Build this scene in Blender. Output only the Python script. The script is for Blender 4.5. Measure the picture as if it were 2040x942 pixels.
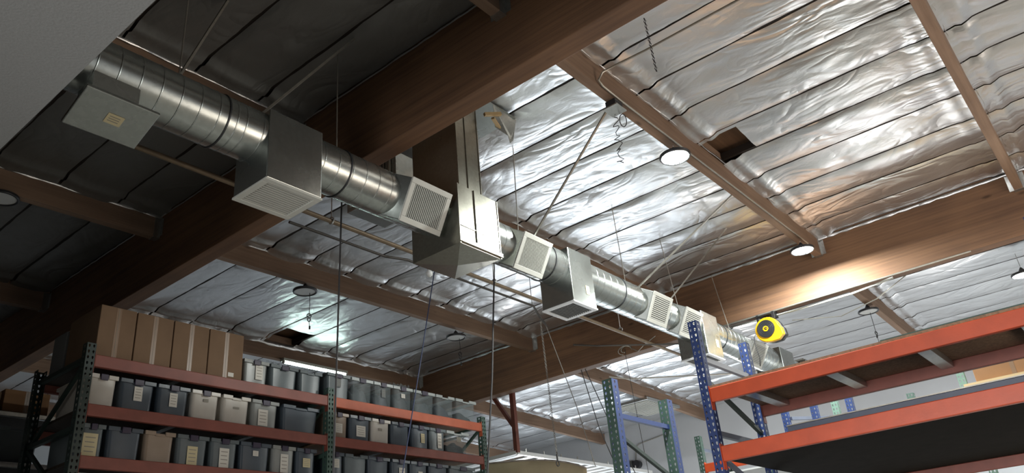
import bpy, bmesh, math, random
import numpy as np
from mathutils import Vector, Matrix
random.seed(7)
rng = np.random.default_rng(11)
for o in list(bpy.data.objects):
    bpy.data.objects.remove(o, do_unlink=True)
SC = bpy.context.scene
C = SC.collection
EYE = 1.6            # the lens is 1.6 m above the floor; heights below are measured from the lens
# ---------------------------------------------------------------- camera
cam_d = bpy.data.cameras.new('camera')
cam = bpy.data.objects.new('camera', cam_d); C.objects.link(cam)
cam_d.sensor_fit = 'HORIZONTAL'; cam_d.sensor_width = 36.0
cam_d.lens = 1579.49 / 2040 * 36.0
cam_d.clip_start = 0.02; cam_d.clip_end = 100
Wm = [[0.636624993010952, 0.28769282783947836, 0.7155008421263593],
      [-0.7665217235969857, 0.3378198593920587, 0.546188785910362],
      [-0.08457579752926292, -0.8961643707546365, 0.4355873678864377]]
M = Matrix.Identity(4)
for i in range(3):
    M[i][0] = Wm[i][0]; M[i][1] = -Wm[i][1]; M[i][2] = -Wm[i][2]
M[2][3] = EYE
cam.matrix_world = M
SC.camera = cam
# ---------------------------------------------------------------- view, world, big lights
SC.view_settings.view_transform = 'Standard'
SC.view_settings.look = 'None'
SC.view_settings.gamma = 1.0
SC.view_settings.use_curve_mapping = False
SC.view_settings.exposure = 0.12
SC.cycles.use_denoising = True
SC.cycles.max_bounces = 6
SC.cycles.diffuse_bounces = 4
SC.cycles.glossy_bounces = 3
SC.cycles.transparent_max_bounces = 8
SC.cycles.caustics_reflective = False
SC.cycles.caustics_refractive = False
SC.cycles.sample_clamp_indirect = 6.0
world = bpy.data.worlds.new('world'); SC.world = world; world.use_nodes = True
bg = world.node_tree.nodes['Background']
bg.inputs[0].default_value = (0.75, 0.85, 1.0, 1); bg.inputs[1].default_value = 0.05

def area(name, loc, direction, sx, sy, power, col, spread=180):
    d = bpy.data.lights.new(name, 'AREA'); d.shape = 'RECTANGLE'; d.size = sx; d.size_y = sy
    d.energy = power; d.color = col; d.spread = math.radians(spread)
    o = bpy.data.objects.new(name, d); C.objects.link(o)
    o.location = (loc[0], loc[1], loc[2] + EYE)
    o.rotation_euler = Vector(direction).to_track_quat('-Z', 'Y').to_euler()
    return o
# added unseen area lights, as daylight from assumed doors in right and far walls
area('assumed_door_light_right', (8.0, -3.85, 0.2), (0, 1, 0.15), 5.0, 3.2, 225, (1.0, 0.86, 0.72))
area('assumed_door_light_far', (15.9, 10.4, -0.1), (-1, -0.12, 0.22), 5.5, 2.8, 210, (0.86, 0.94, 1.0))
# added unseen point lights that brighten the far wall and canopy
for i_, p_ in enumerate(((12.6, 9.6, 1.9), (13.6, 5.6, 2.0), (13.8, 2.0, 1.4))):
    d_ = bpy.data.lights.new('far_fill_light', 'POINT'); d_.energy = 60; d_.shadow_soft_size = .12; d_.color = (1.0, 0.98, 0.95)
    o_ = bpy.data.objects.new('far_fill_light', d_); C.objects.link(o_); o_.location = (p_[0], p_[1], p_[2] + EYE)
# added fill light behind the camera, brightening the faces turned toward it
area('near_fill_light', (-2.85, 1.0, 0.3), (1, -0.1, -0.12), 5.0, 2.2, 230, (1.0, 0.97, 0.94), 100)

# ---------------------------------------------------------------- materials
def lin(c):
    return tuple(((v / 255) / 12.92 if v / 255 <= 0.04045 else ((v / 255 + 0.055) / 1.055) ** 2.4) for v in c) + (1,)

def mat(name, col, rough=0.5, metal=0.0, bump=0.0, bscale=40, noise=0.0, nscale=6, alpha=1.0, spec=0.5, stretch=(1, 1, 1), emit=None, es=0, trans=0):
    m = bpy.data.materials.new(name); m.use_nodes = True
    nt = m.node_tree; N = nt.nodes; L = nt.links; b = N['Principled BSDF']
    base = lin(col)
    b.inputs['Base Color'].default_value = base
    b.inputs['Roughness'].default_value = rough; b.inputs['Metallic'].default_value = metal
    b.inputs['Alpha'].default_value = alpha; b.inputs['Specular IOR Level'].default_value = spec
    b.inputs['Transmission Weight'].default_value = trans
    tc = N.new('ShaderNodeTexCoord'); mp = N.new('ShaderNodeMapping'); mp.inputs['Scale'].default_value = stretch
    L.new(tc.outputs['Object'], mp.inputs[0])
    if noise > 0:
        n = N.new('ShaderNodeTexNoise'); n.inputs['Scale'].default_value = nscale; n.inputs['Detail'].default_value = 5
        L.new(mp.outputs[0], n.inputs['Vector'])
        r = N.new('ShaderNodeValToRGB'); r.color_ramp.elements[0].position = 0.3; r.color_ramp.elements[1].position = 0.7
        lo = tuple(v * (1 - noise) for v in base[:3]) + (1,); hi = tuple(min(1, v * (1 + noise)) for v in base[:3]) + (1,)
        r.color_ramp.elements[0].color = lo; r.color_ramp.elements[1].color = hi
        L.new(n.outputs[0], r.inputs[0]); L.new(r.outputs[0], b.inputs['Base Color'])
    if bump > 0:
        n2 = N.new('ShaderNodeTexNoise'); n2.inputs['Scale'].default_value = bscale; n2.inputs['Detail'].default_value = 4
        L.new(mp.outputs[0], n2.inputs['Vector'])
        bp = N.new('ShaderNodeBump'); bp.inputs['Strength'].default_value = bump; bp.inputs['Distance'].default_value = 0.01
        L.new(n2.outputs[0], bp.inputs['Height']); L.new(bp.outputs[0], b.inputs['Normal'])
    if emit:
        b.inputs['Emission Color'].default_value = lin(emit); b.inputs['Emission Strength'].default_value = es
    return m

def wood(name, c1, c2, axis, lam=0.0, rough=0.65):
    """timber with the grain along one axis; lam = thickness of the glued laminations"""
    m = bpy.data.materials.new(name); m.use_nodes = True
    nt = m.node_tree; N = nt.nodes; L = nt.links; b = N['Principled BSDF']
    b.inputs['Roughness'].default_value = rough; b.inputs['Specular IOR Level'].default_value = 0.3
    tc = N.new('ShaderNodeTexCoord'); mp = N.new('ShaderNodeMapping')
    mp.inputs['Scale'].default_value = (0.35, 9, 9) if axis == 'x' else (9, 0.35, 9)
    L.new(tc.outputs['Object'], mp.inputs[0])
    n = N.new('ShaderNodeTexNoise'); n.inputs['Scale'].default_value = 2.2; n.inputs['Detail'].default_value = 6; n.inputs['Roughness'].default_value = 0.62
    L.new(mp.outputs[0], n.inputs['Vector'])
    n2 = N.new('ShaderNodeTexNoise'); n2.inputs['Scale'].default_value = 0.9; n2.inputs['Detail'].default_value = 3
    L.new(tc.outputs['Object'], n2.inputs['Vector'])
    mx = N.new('ShaderNodeMath'); mx.operation = 'ADD'; L.new(n.outputs[0], mx.inputs[0]); L.new(n2.outputs[0], mx.inputs[1])
    mh = N.new('ShaderNodeMath'); mh.operation = 'MULTIPLY'; mh.inputs[1].default_value = 0.5; L.new(mx.outputs[0], mh.inputs[0])
    r = N.new('ShaderNodeValToRGB'); r.color_ramp.elements[0].position = 0.36; r.color_ramp.elements[1].position = 0.64
    r.color_ramp.elements[0].color = lin(c1); r.color_ramp.elements[1].color = lin(c2)
    L.new(mh.outputs[0], r.inputs[0])
    col = r.outputs[0]
    # knots
    v = N.new('ShaderNodeTexVoronoi'); v.inputs['Scale'].default_value = 1.0
    mpv = N.new('ShaderNodeMapping'); mpv.inputs['Scale'].default_value = (1.3, 3.5, 3.5) if axis == 'x' else (3.5, 1.3, 3.5)
    L.new(tc.outputs['Object'], mpv.inputs[0]); L.new(mpv.outputs[0], v.inputs['Vector'])
    kr = N.new('ShaderNodeMapRange'); kr.inputs['From Min'].default_value = 0.03; kr.inputs['From Max'].default_value = 0.09
    kr.inputs['To Min'].default_value = 0.45; kr.inputs['To Max'].default_value = 1.0
    L.new(v.outputs['Distance'], kr.inputs[0])
    km = N.new('ShaderNodeMixRGB'); km.blend_type = 'MULTIPLY'; km.inputs[0].default_value = 1
    L.new(col, km.inputs[1]); L.new(kr.outputs[0], km.inputs[2]); col = km.outputs[0]
    if lam:
        sp = N.new('ShaderNodeSeparateXYZ'); L.new(tc.outputs['Object'], sp.inputs[0])
        md = N.new('ShaderNodeMath'); md.operation = 'PINGPONG'; md.inputs[1].default_value = lam / 2
        L.new(sp.outputs[2], md.inputs[0])
        lr = N.new('ShaderNodeMapRange'); lr.inputs['From Min'].default_value = 0; lr.inputs['From Max'].default_value = 0.003
        lr.inputs['To Min'].default_value = 0.72; lr.inputs['To Max'].default_value = 1
        L.new(md.outputs[0], lr.inputs[0])
        lm = N.new('ShaderNodeMixRGB'); lm.blend_type = 'MULTIPLY'; lm.inputs[0].default_value = 1
        L.new(col, lm.inputs[1]); L.new(lr.outputs[0], lm.inputs[2]); col = lm.outputs[0]
    L.new(col, b.inputs['Base Color'])
    bp = N.new('ShaderNodeBump'); bp.inputs['Strength'].default_value = 0.15; bp.inputs['Distance'].default_value = 0.004
    L.new(n.outputs[0], bp.inputs['Height']); L.new(bp.outputs[0], b.inputs['Normal'])
    return m

def foil_mat(name, base=(0.74, 0.75, 0.765, 1), metal=0.92, r0=0.22, r1=0.46):
    m = bpy.data.materials.new(name); m.use_nodes = True
    nt = m.node_tree; N = nt.nodes; L = nt.links; b = N['Principled BSDF']
    b.inputs['Base Color'].default_value = base
    b.inputs['Metallic'].default_value = metal; b.inputs['Roughness'].default_value = 0.36
    tc = N.new('ShaderNodeTexCoord')
    # creases: distorted low-frequency noise and a ridge pattern
    n1 = N.new('ShaderNodeTexNoise'); n1.inputs['Scale'].default_value = 1.5; n1.inputs['Detail'].default_value = 1.8; n1.inputs['Distortion'].default_value = 1.6
    n2 = N.new('ShaderNodeTexNoise'); n2.inputs['Scale'].default_value = 11.0; n2.inputs['Detail'].default_value = 3; n2.inputs['Distortion'].default_value = 0.8
    mp = N.new('ShaderNodeMapping'); mp.inputs['Scale'].default_value = (1.5, 0.8, 1); mp.inputs['Rotation'].default_value = (0, 0, 0.4)
    L.new(tc.outputs['Object'], mp.inputs[0])
    L.new(mp.outputs[0], n1.inputs['Vector']); L.new(mp.outputs[0], n2.inputs['Vector'])
    s = N.new('ShaderNodeMath'); s.operation = 'SUBTRACT'; s.inputs[1].default_value = 0.5; L.new(n1.outputs[0], s.inputs[0])
    a = N.new('ShaderNodeMath'); a.operation = 'ABSOLUTE'; L.new(s.outputs[0], a.inputs[0])
    p = N.new('ShaderNodeMath'); p.operation = 'MULTIPLY_ADD'; p.inputs[1].default_value = 0.09
    L.new(n2.outputs[0], p.inputs[0]); L.new(a.outputs[0], p.inputs[2])
    bp = N.new('ShaderNodeBump'); bp.inputs['Strength'].default_value = 0.6; bp.inputs['Distance'].default_value = 0.055
    L.new(p.outputs[0], bp.inputs['Height']); L.new(bp.outputs[0], b.inputs['Normal'])
    rr = N.new('ShaderNodeMapRange'); rr.inputs['To Min'].default_value = r0; rr.inputs['To Max'].default_value = r1
    n3 = N.new('ShaderNodeTexNoise'); n3.inputs['Scale'].default_value = 1.1; L.new(tc.outputs['Object'], n3.inputs['Vector'])
    L.new(n3.outputs[0], rr.inputs[0]); L.new(rr.outputs[0], b.inputs['Roughness'])
    return m

def galv(name, col=(176, 182, 180), rough=0.24):
    """galvanised sheet: metal with faint spangle"""
    m = bpy.data.materials.new(name); m.use_nodes = True
    nt = m.node_tree; N = nt.nodes; L = nt.links; b = N['Principled BSDF']
    b.inputs['Metallic'].default_value = 0.9
    tc = N.new('ShaderNodeTexCoord'); v = N.new('ShaderNodeTexVoronoi'); v.inputs['Scale'].default_value = 45
    L.new(tc.outputs['Object'], v.inputs['Vector'])
    sp = N.new('ShaderNodeSeparateColor'); L.new(v.outputs['Color'], sp.inputs[0])
    r = N.new('ShaderNodeValToRGB'); c = lin(col)
    r.color_ramp.elements[0].color = tuple(x * 0.94 for x in c[:3]) + (1,); r.color_ramp.elements[1].color = tuple(min(1, x * 1.05) for x in c[:3]) + (1,)
    L.new(sp.outputs[0], r.inputs[0]); L.new(r.outputs[0], b.inputs['Base Color'])
    n = N.new('ShaderNodeTexNoise'); n.inputs['Scale'].default_value = 3.0; n.inputs['Detail'].default_value = 3
    L.new(tc.outputs['Object'], n.inputs['Vector'])
    mr = N.new('ShaderNodeMapRange'); mr.inputs['To Min'].default_value = rough - 0.05; mr.inputs['To Max'].default_value = rough + 0.1
    L.new(n.outputs[0], mr.inputs[0]); L.new(mr.outputs[0], b.inputs['Roughness'])
    bp = N.new('ShaderNodeBump'); bp.inputs['Strength'].default_value = 0.07; bp.inputs['Distance'].default_value = 0.008
    L.new(n.outputs[0], bp.inputs['Height']); L.new(bp.outputs[0], b.inputs['Normal'])
    return m

MT = dict(
    foil=foil_mat('foil'), foil_dull=foil_mat('dull_dark_foil', (0.22, 0.22, 0.215, 1), 0.55, 0.42, 0.62),  # the second, darker and duller foil covers the first bay
    glulam=wood('glulam', (112, 86, 70), (154, 118, 90), 'y', lam=0.038),
    purlin=wood('purlin_timber', (120, 98, 83), (158, 133, 113), 'x'),
    batten=wood('batten', (30, 24, 20), (46, 38, 32), 'y'),  # coloured near black so the foil seams look like shaded gaps
    deck=wood('roof_deck', (92, 72, 56), (128, 100, 78), 'x'),
    galv=galv('galvanised_sheet'), galv2=galv('galvanised_sheet_warm', (158, 158, 148), 0.27),
    zinc=mat('zinc_strap', (190, 192, 190), 0.3, 0.9, noise=0.1, nscale=30),
    white=mat('white_enamel', (188, 190, 184), 0.5, noise=0.03, nscale=8),
    grey_filter=mat('grille_mesh', (112, 116, 116), 0.7, noise=0.12, nscale=120),
    dark_gap=mat('dark_recess', (70, 74, 74), 0.8, noise=0.1, nscale=20),
    plaster=mat('plaster', (122, 124, 124), 0.85, noise=0.03, nscale=60, bump=0.2, bscale=90),
    wallg=mat('grey_wall', (92, 90, 88), 0.85, noise=0.03, nscale=2),
    wallw=mat('white_wall', (205, 212, 220), 0.85, noise=0.03, nscale=2),
    floor=mat('concrete_floor', (150, 147, 140), 0.55, noise=0.12, nscale=1.2, bump=0.05),
    orange=mat('orange_beam_paint', (194, 78, 42), 0.42, noise=0.1, nscale=7, bump=0.04, bscale=60),
    orange_mid=mat('half_lit_orange_beam_paint', (170, 86, 58), 0.5, noise=0.12, nscale=7),  # beam orange toned down in colour for the tote rack's better lit bay
    orange_dull=mat('dim_lit_orange_beam_paint', (126, 68, 57), 0.5, noise=0.14, nscale=7),  # same orange with the weak light put into its colour
    blue=mat('blue_rack_paint', (30, 54, 108), 0.6, noise=0.12, nscale=9),
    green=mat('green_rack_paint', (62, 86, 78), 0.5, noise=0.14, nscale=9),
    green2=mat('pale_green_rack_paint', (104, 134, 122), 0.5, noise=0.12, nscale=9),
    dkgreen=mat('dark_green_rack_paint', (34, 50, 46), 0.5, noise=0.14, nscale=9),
    navy=mat('navy_steel', (92, 100, 118), 0.45, noise=0.1, nscale=6),
    chip=mat('particle_board', (150, 122, 98), 0.85, noise=0.28, nscale=50),
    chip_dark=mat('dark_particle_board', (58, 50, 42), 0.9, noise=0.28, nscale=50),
    black_board=mat('blackened_board', (30, 27, 24), 0.95, noise=0.2, nscale=9, spec=.1),
    card=mat('cardboard', (150, 112, 78), 0.85, noise=0.07, nscale=5, bump=0.05, bscale=60),
    card_dk=mat('brown_cardboard', (122, 98, 76), 0.85, noise=0.08, nscale=5),
    tape=mat('packing_tape', (134, 108, 84), 0.35, noise=0.04),
    paper=mat('label_paper', (218, 216, 208), 0.8, noise=0.03),
    cream=mat('cream_label_paper', (206, 196, 160), 0.8, noise=0.03),
    print=mat('printed_ink', (150, 147, 138), 0.8, noise=0.05),
    latch=mat('purple_latch_plastic', (46, 38, 62), 0.4, noise=0.05),
    black=mat('black_rubber', (22, 22, 24), 0.5, noise=0.1),
    dkcord=mat('dark_cord', (52, 52, 54), 0.6, noise=0.1),
    bluecord=mat('blue_cord', (40, 52, 84), 0.5, noise=0.1),
    yellow=mat('yellow_plastic', (232, 176, 20), 0.38, noise=0.04),
    rope=mat('pale_rope', (128, 126, 120), 0.8, noise=0.15, nscale=90),
    lens_on=mat('lit_lens', (255, 255, 255), 0.4, emit=(250, 255, 248), es=28),
    lens_off=mat('unlit_lens', (205, 208, 208), 0.25, noise=0.04),
    lampbody=mat('lamp_housing', (64, 66, 70), 0.4, 0.5, noise=0.06),
    tube=mat('lit_tube', (255, 255, 255), 0.4, emit=(225, 255, 245), es=24),
    rust=mat('red_oxide_steel', (112, 62, 50), 0.6, noise=0.1),
    tan=mat('tan_canvas', (196, 182, 150), 0.9, noise=0.05, nscale=5, bump=0.1, bscale=120),
    slat=mat('white_slat', (226, 230, 232), 0.4, noise=0.02),
    conduit=mat('conduit_steel', (170, 168, 160), 0.4, 0.7, noise=0.1, nscale=20),
    pipe=mat('sprinkler_pipe', (128, 112, 92), 0.5, 0.35, noise=0.14, nscale=12),
    pipe_dk=mat('dark_pipe', (74, 70, 66), 0.5, 0.3, noise=0.12, nscale=12),
    kraft=mat('paper_bags', (170, 160, 150), 0.8, noise=0.25, nscale=12),
    pale_wood=wood('pale_board', (196, 172, 128), (222, 200, 158), 'y'),
)

# ---------------------------------------------------------------- mesh building
class MB:
    def __init__(s): s.v = []; s.f = []
    def box(s, x0, x1, y0, y1, z0, z1):
        b = len(s.v)
        s.v += [(x, y, z) for z in (z0, z1) for y in (y0, y1) for x in (x0, x1)]
        s.f += [tuple(b + i for i in q) for q in ((0, 2, 3, 1), (4, 5, 7, 6), (0, 1, 5, 4), (2, 6, 7, 3), (0, 4, 6, 2), (1, 3, 7, 5))]
        return s
    def hexa(s, pts):
        """eight corners: four of the bottom ring, four of the top ring"""
        b = len(s.v); s.v += [tuple(p) for p in pts]
        s.f += [tuple(b + i for i in q) for q in ((3, 2, 1, 0), (4, 5, 6, 7), (0, 1, 5, 4), (1, 2, 6, 5), (2, 3, 7, 6), (3, 0, 4, 7))]
        return s
    def bar(s, p, q, w, h, up=(0, 0, 1)):
        p = Vector(p); q = Vector(q); d = (q - p).normalized(); u = Vector(up)
        if abs(d.dot(u)) > 0.98: u = Vector((0, 1, 0))
        a = d.cross(u).normalized() * w / 2; c = d.cross(a).normalized() * h / 2
        return s.hexa([p - a - c, p + a - c, p + a + c, p - a + c, q - a - c, q + a - c, q + a + c, q - a + c])
    def tube(s, pts, r, n=8, caps=True):
        pts = [Vector(p) for p in pts]; b0 = len(s.v); prev = None
        for i, p in enumerate(pts):
            d = (pts[min(i + 1, len(pts) - 1)] - pts[max(i - 1, 0)]).normalized()
            if prev is None:
                u = Vector((0, 0, 1)) if abs(d.z) < 0.9 else Vector((1, 0, 0))
                a = d.cross(u).normalized()
            else:
                a = (prev - d * prev.dot(d)).normalized()
            prev = a; c = d.cross(a)
            rr = r[i] if isinstance(r, (list, tuple)) else r
            for k in range(n):
                t = 2 * math.pi * k / n; s.v.append(tuple(p + a * math.cos(t) * rr + c * math.sin(t) * rr))
        for i in range(len(pts) - 1):
            for k in range(n):
                k2 = (k + 1) % n; x = b0 + i * n; y = x + n
                s.f.append((x + k, x + k2, y + k2, y + k))
        if caps:
            s.f.append(tuple(b0 + k for k in reversed(range(n)))); e = b0 + (len(pts) - 1) * n
            s.f.append(tuple(e + k for k in range(n)))
        return s
    def ring(s, c, axis, R, r, n=28, m=8):
        c = Vector(c); ax = Vector(axis).normalized(); u = ax.orthogonal().normalized(); w = ax.cross(u); b = len(s.v)
        for i in range(n):
            t = 2 * math.pi * i / n; d = u * math.cos(t) + w * math.sin(t)
            for k in range(m):
                q = 2 * math.pi * k / m; s.v.append(tuple(c + d * (R + r * math.cos(q)) + ax * r * math.sin(q)))
        for i in range(n):
            for k in range(m):
                s.f.append((b + i * m + k, b + ((i + 1) % n) * m + k, b + ((i + 1) % n) * m + (k + 1) % m, b + i * m + (k + 1) % m))
        return s
    def poly(s, pts, th, nrm):
        """a flat outline given a thickness along nrm"""
        n = Vector(nrm).normalized() * th; b = len(s.v); k = len(pts)
        s.v += [tuple(Vector(p)) for p in pts] + [tuple(Vector(p) + n) for p in pts]
        s.f.append(tuple(b + i for i in reversed(range(k)))); s.f.append(tuple(b + k + i for i in range(k)))
        for i in range(k): s.f.append((b + i, b + (i + 1) % k, b + k + (i + 1) % k, b + k + i))
        return s
    def holes(s, o, u, v, w, h, cols, pitch, hw=0.009, hh=0.013, tear=True):
        """a perforated steel plate: o corner, u/v unit directions, w x h, one keyhole per cell"""
        o = Vector(o); u = Vector(u); v = Vector(v); rows = max(1, int(round(h / pitch))); ph = h / rows; cw = w / cols
        for i in range(cols):
            for j in range(rows):
                cx = (i + .5) * cw; cy = (j + .5) * ph
                out = [(-cw / 2, -ph / 2), (0, -ph / 2), (cw / 2, -ph / 2), (cw / 2, 0), (cw / 2, ph / 2), (0, ph / 2), (-cw / 2, ph / 2), (-cw / 2, 0)]
                t = 0.45 if tear else 0.75
                inn = [(-hw * t, -hh), (0, -hh * 1.15), (hw * t, -hh), (hw, 0.2 * hh), (hw * .75, hh * .8), (0, hh * 1.1), (-hw * .75, hh * .8), (-hw, .2 * hh)]
                b = len(s.v)
                s.v += [tuple(o + u * (cx + a) + v * (cy + c)) for a, c in out + inn]
                for k in range(8):
                    k2 = (k + 1) % 8; s.f.append((b + k, b + k2, b + 8 + k2, b + 8 + k))
        return s
    def build(s, name, m, parent=None, smooth=False, bevel=0, loc=None, solid=0, autos=True):
        V = np.array(s.v, dtype=float).reshape(-1, 3)
        V[:, 2] += EYE
        if parent is not None:
            org = WL[parent.name]
        elif loc is not None:
            org = np.array([loc[0], loc[1], loc[2] + EYE])
        else:
            lo, hi = V.min(0), V.max(0); org = np.array([(lo[0] + hi[0]) / 2, (lo[1] + hi[1]) / 2, lo[2]])
        me = bpy.data.meshes.new(name)
        me.from_pydata((V - org).tolist(), [], s.f); me.update()
        me.materials.append(MT[m] if isinstance(m, str) else m)
        o = bpy.data.objects.new(name, me); C.objects.link(o)
        if parent is not None: o.parent = parent; WL[o.name] = org
        else: o.location = org; WL[o.name] = org
        if smooth: me.polygons.foreach_set('use_smooth', [True] * len(me.polygons)); me.update()
        if smooth == 'auto':
            me.set_sharp_from_angle(angle=math.radians(35))
        if solid:
            md = o.modifiers.new('solid', 'SOLIDIFY'); md.thickness = solid; md.offset = 0
        if bevel:
            md = o.modifiers.new('bevel', 'BEVEL'); md.width = bevel; md.segments = 2; md.limit_method = 'ANGLE'
        return o
WL = {}
def tag(o, label=None, cat=None, group=None, kind=None):
    if label: o['label'] = label
    if cat: o['category'] = cat
    if group: o['group'] = group
    if kind: o['kind'] = kind
    return o
def thing(name, label, cat, loc, group=None):
    o = bpy.data.objects.new(name, None); C.objects.link(o); o.empty_display_size = 0.1
    o.location = (loc[0], loc[1], loc[2] + EYE); WL[o.name] = np.array(o.location[:])
    return tag(o, label, cat, group)
def struct(mb, name, m, **k):
    o = mb.build(name, m, **k); o['kind'] = 'structure'; return o

# ---------------------------------------------------------------- the room
FL = -EYE
XB0, XB1, XB2, XE = -3.0, 3.61, 10.04, 16.0
BW = 0.18                                   # glulam thickness
ZR = 4.2                                    # foil plane over the first two bays
def zroof(x): return ZR if x < 10.2 else 4.06 - 0.045 * (x - 10.2)
YMIN, YMAX = -4.0, 16.0
struct(MB().box(XB0 - .2, XE + .3, YMIN - .2, YMAX + .2, FL - .15, FL), 'floor', 'floor')
struct(MB().box(XE, XE + .2, YMIN, 7.6, FL, 4.4).box(XE, XE + .2, 13.2, YMAX, FL, 4.4).box(XE, XE + .2, 7.6, 13.2, 1.4, 4.4), 'wall_far', 'wallw')  # low opening out of view, assumed for the far door light
# side walls; the right one has an added, unseen opening for its door light
w = MB(); w.box(XB0, 5.5, YMIN - .2, YMIN, FL, 4.6); w.box(10.5, XE, YMIN - .2, YMIN, FL, 4.6); w.box(5.5, 10.5, YMIN - .2, YMIN, 1.9, 4.6)
struct(w, 'wall_right', 'wallw')
w = MB(); w.box(XB0, XE, YMAX, YMAX + .2, FL, 4.6)
struct(w, 'wall_left', 'wallw')
struct(MB().box(XB0 - .2, XB0, YMIN, YMAX, FL, 4.6), 'wall_near', 'wallg')
# low plaster ceiling of the room the picture is taken from
struct(MB().box(XB0, 1.02, -2.0, 9.0, 2.2, 2.42), 'ceiling_low', 'plaster')

# value noise for the creased foil
def vnoise(x, y, seed):
    r = np.random.default_rng(seed); T = r.random((256, 256))
    xi = np.floor(x).astype(int); yi = np.floor(y).astype(int); fx = x - xi; fy = y - yi
    fx = fx * fx * (3 - 2 * fx); fy = fy * fy * (3 - 2 * fy)
    g = lambda a, b: T[a % 256, b % 256]
    return (g(xi, yi) * (1 - fx) + g(xi + 1, yi) * fx) * (1 - fy) + (g(xi, yi + 1) * (1 - fx) + g(xi + 1, yi + 1) * fx) * fy
PUR = [-2.05, 0.28, 2.62, 4.99, 7.40, 10.05, 12.55, 15.0]      # near faces of the purlins
PW, PD = 0.09, 0.27
SEAM0, SP = 4.2 * 1.164, 0.585
HOLES = [(6.66, 7.22, 2.18, 2.62), (6.66, 7.22, 9.42, 10.05)]
def foil_bay(x0, x1, y0, y1, name):
    st = 0.045; V = []; F = []
    k0 = math.floor((x0 - SEAM0) / SP)
    xs = [x0] + [SEAM0 + SP * k for k in range(k0, k0 + 40) if x0 + 0.05 < SEAM0 + SP * k < x1 - 0.05] + [x1]
    ny = int((y1 - y0) / st)
    for a, b in zip(xs[:-1], xs[1:]):
        nx = max(3, int((b - a) / st))
        yy = np.linspace(y0, y1, ny + 1); uu = np.linspace(0, 1, nx + 1)
        gl = 0.006 + 0.012 * (vnoise(yy * 2.3, yy * 0 + a * 7.7, 3) - .35) + 0.008 * vnoise(yy * 11, yy * 0 + a, 5)
        gr = 0.006 + 0.012 * (vnoise(yy * 2.9, yy * 0 + b * 3.1, 4) - .35) + 0.008 * vnoise(yy * 13, yy * 0 + b, 6)
        gl = np.clip(gl, 0.002, .03); gr = np.clip(gr, 0.002, .03)
        U, Y = np.meshgrid(uu, yy, indexing='ij')
        X = (a + gl)[None, :] * (1 - U) + (b - gr)[None, :] * U
        ph = a * 3.7
        amp = 0.5 + 1.1 * vnoise(X * .5 + 3, Y * .5 + 9, 21)
        wr = np.abs(vnoise(X * 3.1 + Y * .9, Y * 1.9 - X * .7, 8) - .5) * 0.055 + (vnoise(X * 1.3 + ph, Y * .8, 9) - .5) * 0.06
        wr += np.abs(vnoise(X * 7 + Y * 3, Y * 4.2 - X * 2, 10) - .5) * 0.02
        edge = np.sin(math.pi * U) ** 0.5
        Z = -edge * (0.010 + wr * amp * .62)
        # tucked down along the timber at both ends
        Z -= 0.020 * np.exp(-((Y - y0) / 0.05) ** 2) + 0.034 * np.exp(-((y1 - Y) / 0.09) ** 2) * (1 + .6 * (vnoise(X * 5, Y, 12) - .5))
        Z -= (0.026 + 0.02 * vnoise(X * 2.1, Y * 0 + y1, 17)) * np.exp(-((y1 - Y - 0.15) / 0.045) ** 2) + 0.014 * np.exp(-((Y - y0 - 0.12) / 0.05) ** 2)
        Z += np.where(X > 10.2, 4.06 - 0.045 * (X - 10.2), ZR)
        base = len(V); V += list(zip(X.ravel().tolist(), Y.ravel().tolist(), Z.ravel().tolist()))
        for i in range(nx):
            for j in range(ny):
                cx, cy = X[i, j], Y[i, j]
                if any(h[0] <= cx < h[1] and h[2] <= cy < h[3] + .1 for h in HOLES): continue
                p = base + i * (ny + 1) + j
                F.append((p, p + 1, p + ny + 2, p + ny + 1))
    m = MB(); m.v = V; m.f = F
    return struct(m, name, 'foil_dull' if x1 < 4 else 'foil', smooth=True)
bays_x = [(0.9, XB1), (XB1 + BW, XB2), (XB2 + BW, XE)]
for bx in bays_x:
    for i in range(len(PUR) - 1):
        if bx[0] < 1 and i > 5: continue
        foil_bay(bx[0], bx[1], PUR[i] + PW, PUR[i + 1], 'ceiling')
# loose foil edges stapled to the timber faces
def foil_edge(p, q, off, name='foil_edge', dz=.05):
    m = MB(); p = Vector(p); q = Vector(q); n = max(8, int((q - p).length / .09)); o = Vector(off)
    for k in range(n + 1):
        a = p.lerp(q, k / n); r = random.random()
        for d, z in ((.004, .0), (.012 + .012 * r, -.35 * dz), (.008 + .02 * r, -dz * (.7 + .5 * r))):
            m.v.append(tuple(a + o * d + Vector((0, 0, z))))
    for k in range(n):
        for j in range(2): b = k * 3 + j; m.f.append((b, b + 3, b + 4, b + 1))
    return struct(m, name, 'foil', smooth=True, solid=.002)
for i, y in enumerate(PUR[1:7]):
    foil_edge((XB1 + BW, y, ZR - .01), (XB2, y, ZR - .01), (0, -1, 0), dz=.035 if i != 4 else .075)
    foil_edge((XB2 + BW, y, zroof(10.3) - .01), (XE, y, zroof(XE) - .01), (0, -1, 0), dz=.04)
for y in (2.62, 4.99, 7.40): foil_edge((1.0, y, ZR - .01), (XB1, y, ZR - .01), (0, -1, 0), dz=.05)
foil_edge((XB1, -1, ZR - .01), (XB1, 10.0, ZR - .01), (-1, 0, 0), dz=.03)
foil_edge((XB2, -1, ZR - .01), (XB2, 12.5, ZR - .01), (-1, 0, 0), dz=.05)
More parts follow.
